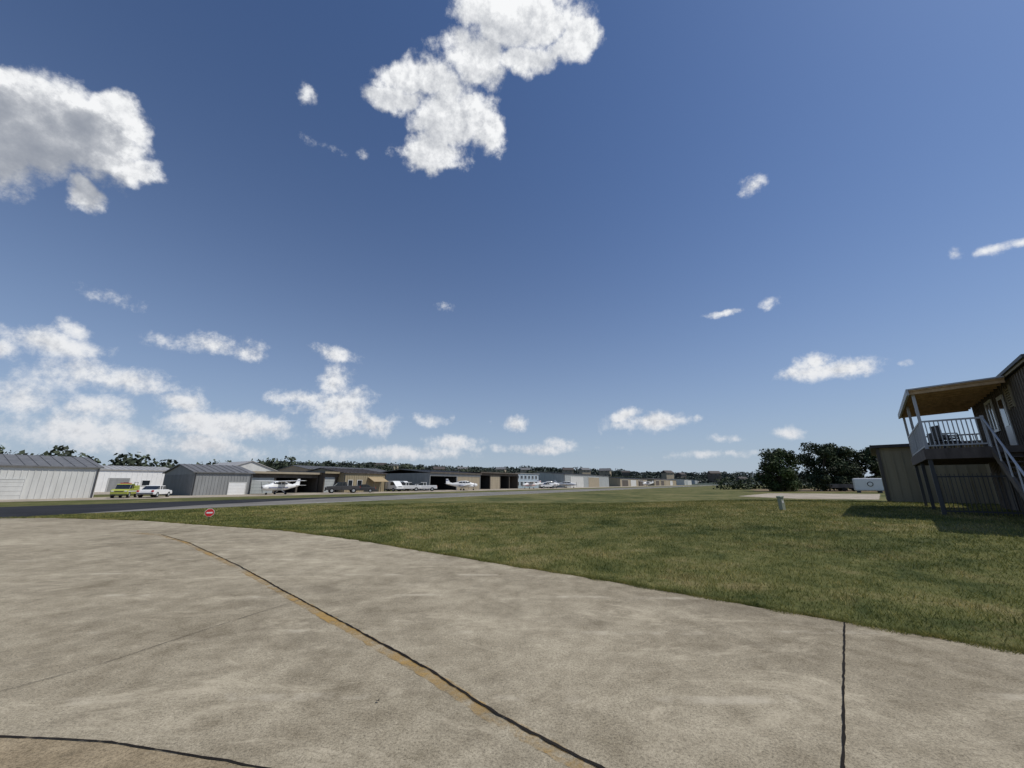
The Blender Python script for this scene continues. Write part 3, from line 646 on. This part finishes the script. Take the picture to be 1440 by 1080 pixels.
CL=[(-290,405,24,22,.58),(-260,332,36,16,.52),(-212,322,14,12,.62),(330,275,30,16,.6),(635,188,20,14,.5),(675,188,40,11,.45),(712,198,26,10,.45),(-555,115,54,17,.5),(-95,108,28,13,.55),(298,100,30,6,.4),(365,115,25,12,.55),
(-650,55,96,26,.1),(-610,72,34,22,.15),(-740,50,60,28,.2),(-420,52,84,20,.15),(-380,43,48,15,.2),(-250,42,36,13,.35),
(-570,5,125,32,.12),(-570,-32,85,28,.2),(-700,-20,90,42,.2),(-460,-28,46,18,.15),(-445,-52,55,22,.15),(-390,-60,115,28,.2),(-250,-32,72,32,.05),(-252,0,26,32,.05),(-230,-54,80,26,.1),(-295,-20,54,14,.2),(-200,-60,42,18,.1),
(-115,-50,30,12,.15),(2,-55,30,16,.1),(-80,-82,50,14,.3),(80,-85,34,12,.35),(200,-54,84,16,.05),(160,-45,34,14,.1),(265,-49,18,8,.35),(300,-77,26,9,.4),(450,20,96,17,0),(430,30,40,16,0),(560,32,15,6,.45),(565,-12,28,10,.45),(390,-67,30,10,.35),(-620,-66,180,38,.25),(-410,-92,170,20,.35),(-170,-97,150,14,.4),(20,-92,150,9,.5),(300,-100,160,8,.55)]
cp,sp=math.cos(rad(14.5)),math.sin(rad(14.5))
def chart(x,y):
    u,v=x/541,y/541; return Vector((u,cp-v*sp,sp+v*cp)).normalized()
def tang(x,y,rx,ry):
    c=chart(x,y); A=chart(x+rx,y); A=A-c*A.dot(c); Bv=chart(x,y+ry); Bv=Bv-c*Bv.dot(c); return c,A,Bv
wn=N(nt,"ShaderNodeTexNoise"); wn.inputs["Scale"].default_value=10; wn.inputs["Detail"].default_value=3; wn.inputs["Roughness"].default_value=.6; nt.links.new(tcw,wn.inputs["Vector"])
off=vm('SUBTRACT',wn.outputs["Color"],(.5,.5,.5)).outputs[0]
def field(p,bl):
    cur=None
    for (cx,cy,rx,ry,zc) in bl:
        L=vm('LENGTH',vm('MULTIPLY_ADD',p,(1/rx,1/ry,zc),(-cx/rx,-cy/ry,0)).outputs[0],None).outputs["Value"]
        cur=L if cur is None else mth(nt,'MINIMUM',cur,L)
    return cur
def group(BL,warp=.085):
    c,A,Bv=tang(*BL[0][:4]); E=A.normalized(); U=(c.cross(E)).normalized()
    if U.dot(Bv)<0: U=-U
    out=[]
    for (x,y,rx,ry,zc) in BL:
        cb,a,b_=tang(x,y,rx,ry); k=cb.dot(c)
        out.append((cb.dot(E)/k,cb.dot(U)/k,a.length/k,b_.length/k,zc))
    dc=vm('DOT_PRODUCT',tcw,c).outputs["Value"]; dc=mth(nt,'MAXIMUM',dc,.05)
    cx=N(nt,"ShaderNodeCombineXYZ"); cx.inputs[2].default_value=1
    nt.links.new(mth(nt,'DIVIDE',vm('DOT_PRODUCT',tcw,E).outputs["Value"],dc),cx.inputs[0])
    nt.links.new(mth(nt,'DIVIDE',vm('DOT_PRODUCT',tcw,U).outputs["Value"],dc),cx.inputs[1])
    p=vm('MULTIPLY_ADD',off,(warp,warp,0),cx.outputs[0]).outputs[0]
    Sd=Vector((S.dot(E),S.dot(U),0)); Sd=Sd.normalized()*.05
    p2=vm('ADD',p,Sd).outputs[0]
    return field(p,out),field(p2,out)
a1,a2=group(BIG1); b1,b2=group(BIG2)
sepd=N(nt,"ShaderNodeSeparateXYZ"); nt.links.new(tcw,sepd.inputs[0])
az=mth(nt,'ARCTAN2',sepd.outputs[0],sepd.outputs[1]); el=mth(nt,'ARCSINE',sepd.outputs[2])
cx=N(nt,"ShaderNodeCombineXYZ"); cx.inputs[2].default_value=1; nt.links.new(az,cx.inputs[0]); nt.links.new(el,cx.inputs[1])
pAE=vm('MULTIPLY_ADD',off,(.05,.035,0),cx.outputs[0]).outputs[0]
low=[]
for (x,y,rx,ry,zc) in CL:
    c,A,Bv=tang(x,y,rx,ry); e_=math.asin(c.z); Eh=Vector((c.y,-c.x,0)).normalized(); Uh=Eh.cross(c)
    if Uh.z<0: Uh=-Uh
    low.append((math.atan2(c.x,c.y),e_,abs(A.dot(Eh))/math.cos(e_),max(abs(Bv.dot(Uh)),.006),zc))
c1=field(pAE,low)
fbig=mth(nt,'MULTIPLY',mth(nt,'SUBTRACT',1.0,mth(nt,'MINIMUM',a1,b1)),2.0)
f0=mth(nt,'MAXIMUM',fbig,mth(nt,'SUBTRACT',1.0,c1)); f0=mth(nt,'MAXIMUM',f0,-1.5)
n1=noise(nt,tcw,15,8,.68); n2=noise(nt,vm('ADD',tcw,S*.014).outputs[0],15,6,.68)
f1=mth(nt,'ADD',f0,mth(nt,'MULTIPLY',mth(nt,'SUBTRACT',n1,.52),2.7))
al=N(nt,"ShaderNodeMapRange",interpolation_type='SMOOTHSTEP'); nt.links.new(f1,al.inputs[0]); al.inputs[1].default_value=-.05; al.inputs[2].default_value=.85
nn=mth(nt,'MULTIPLY',mth(nt,'SUBTRACT',n2,.53),1.3)
tA=mth(nt,'MULTIPLY',mth(nt,'MAXIMUM',mth(nt,'ADD',mth(nt,'SUBTRACT',1.0,a2),nn),0.0),-2.6)
tB=mth(nt,'MULTIPLY',mth(nt,'MAXIMUM',mth(nt,'ADD',mth(nt,'SUBTRACT',1.0,b2),nn),0.0),-.7)
T=mth(nt,'POWER',2.718,mth(nt,'ADD',tA,tB))
rel=mth(nt,'MULTIPLY_ADD',mth(nt,'SUBTRACT',n1,n2),2.4,.92)
T=mth(nt,'MULTIPLY',T,rel,None,True)
ccol=mixc(nt,T,(.24,.27,.33),(.94,.95,.96))
k=1/STR
ccol=mixc(nt,1,ccol,(k,k,k),'MULTIPLY')
skc=mixc(nt,1,sky.outputs[0],(.66,.85,1.12),'MULTIPLY')
z=mth(nt,'MAXIMUM',sepd.outputs[2],0.0)
hz=mth(nt,'MULTIPLY',mth(nt,'POWER',2.718,mth(nt,'MULTIPLY',z,-4.2)),.97)
skc=mixc(nt,hz,skc,(.43*k,.51*k,.61*k))
cc=mixc(nt,mth(nt,'MULTIPLY',hz,.72),ccol,(.54*k,.56*k,.61*k))
fin=mixc(nt,al.outputs[0],skc,cc)
nt.links.new(fin,bg.inputs[0])
w.cycles.sampling_method='NONE'

sd=bpy.data.lights.new('sun','SUN'); sd.energy=3.4; sd.angle=rad(.5); sd.color=(1,.95,.87)
so=bpy.data.objects.new('sun',sd); sc.collection.objects.link(so); so.rotation_euler=S.to_track_quat('Z','Y').to_euler()

cd=bpy.data.cameras.new("camera"); cam=bpy.data.objects.new("camera",cd); sc.collection.objects.link(cam); sc.camera=cam
cam.location=(0,0,1.6); cam.rotation_euler=(rad(104.5),0,0); cd.sensor_width=36; cd.lens=13.525; cd.clip_start=.05; cd.clip_end=9000
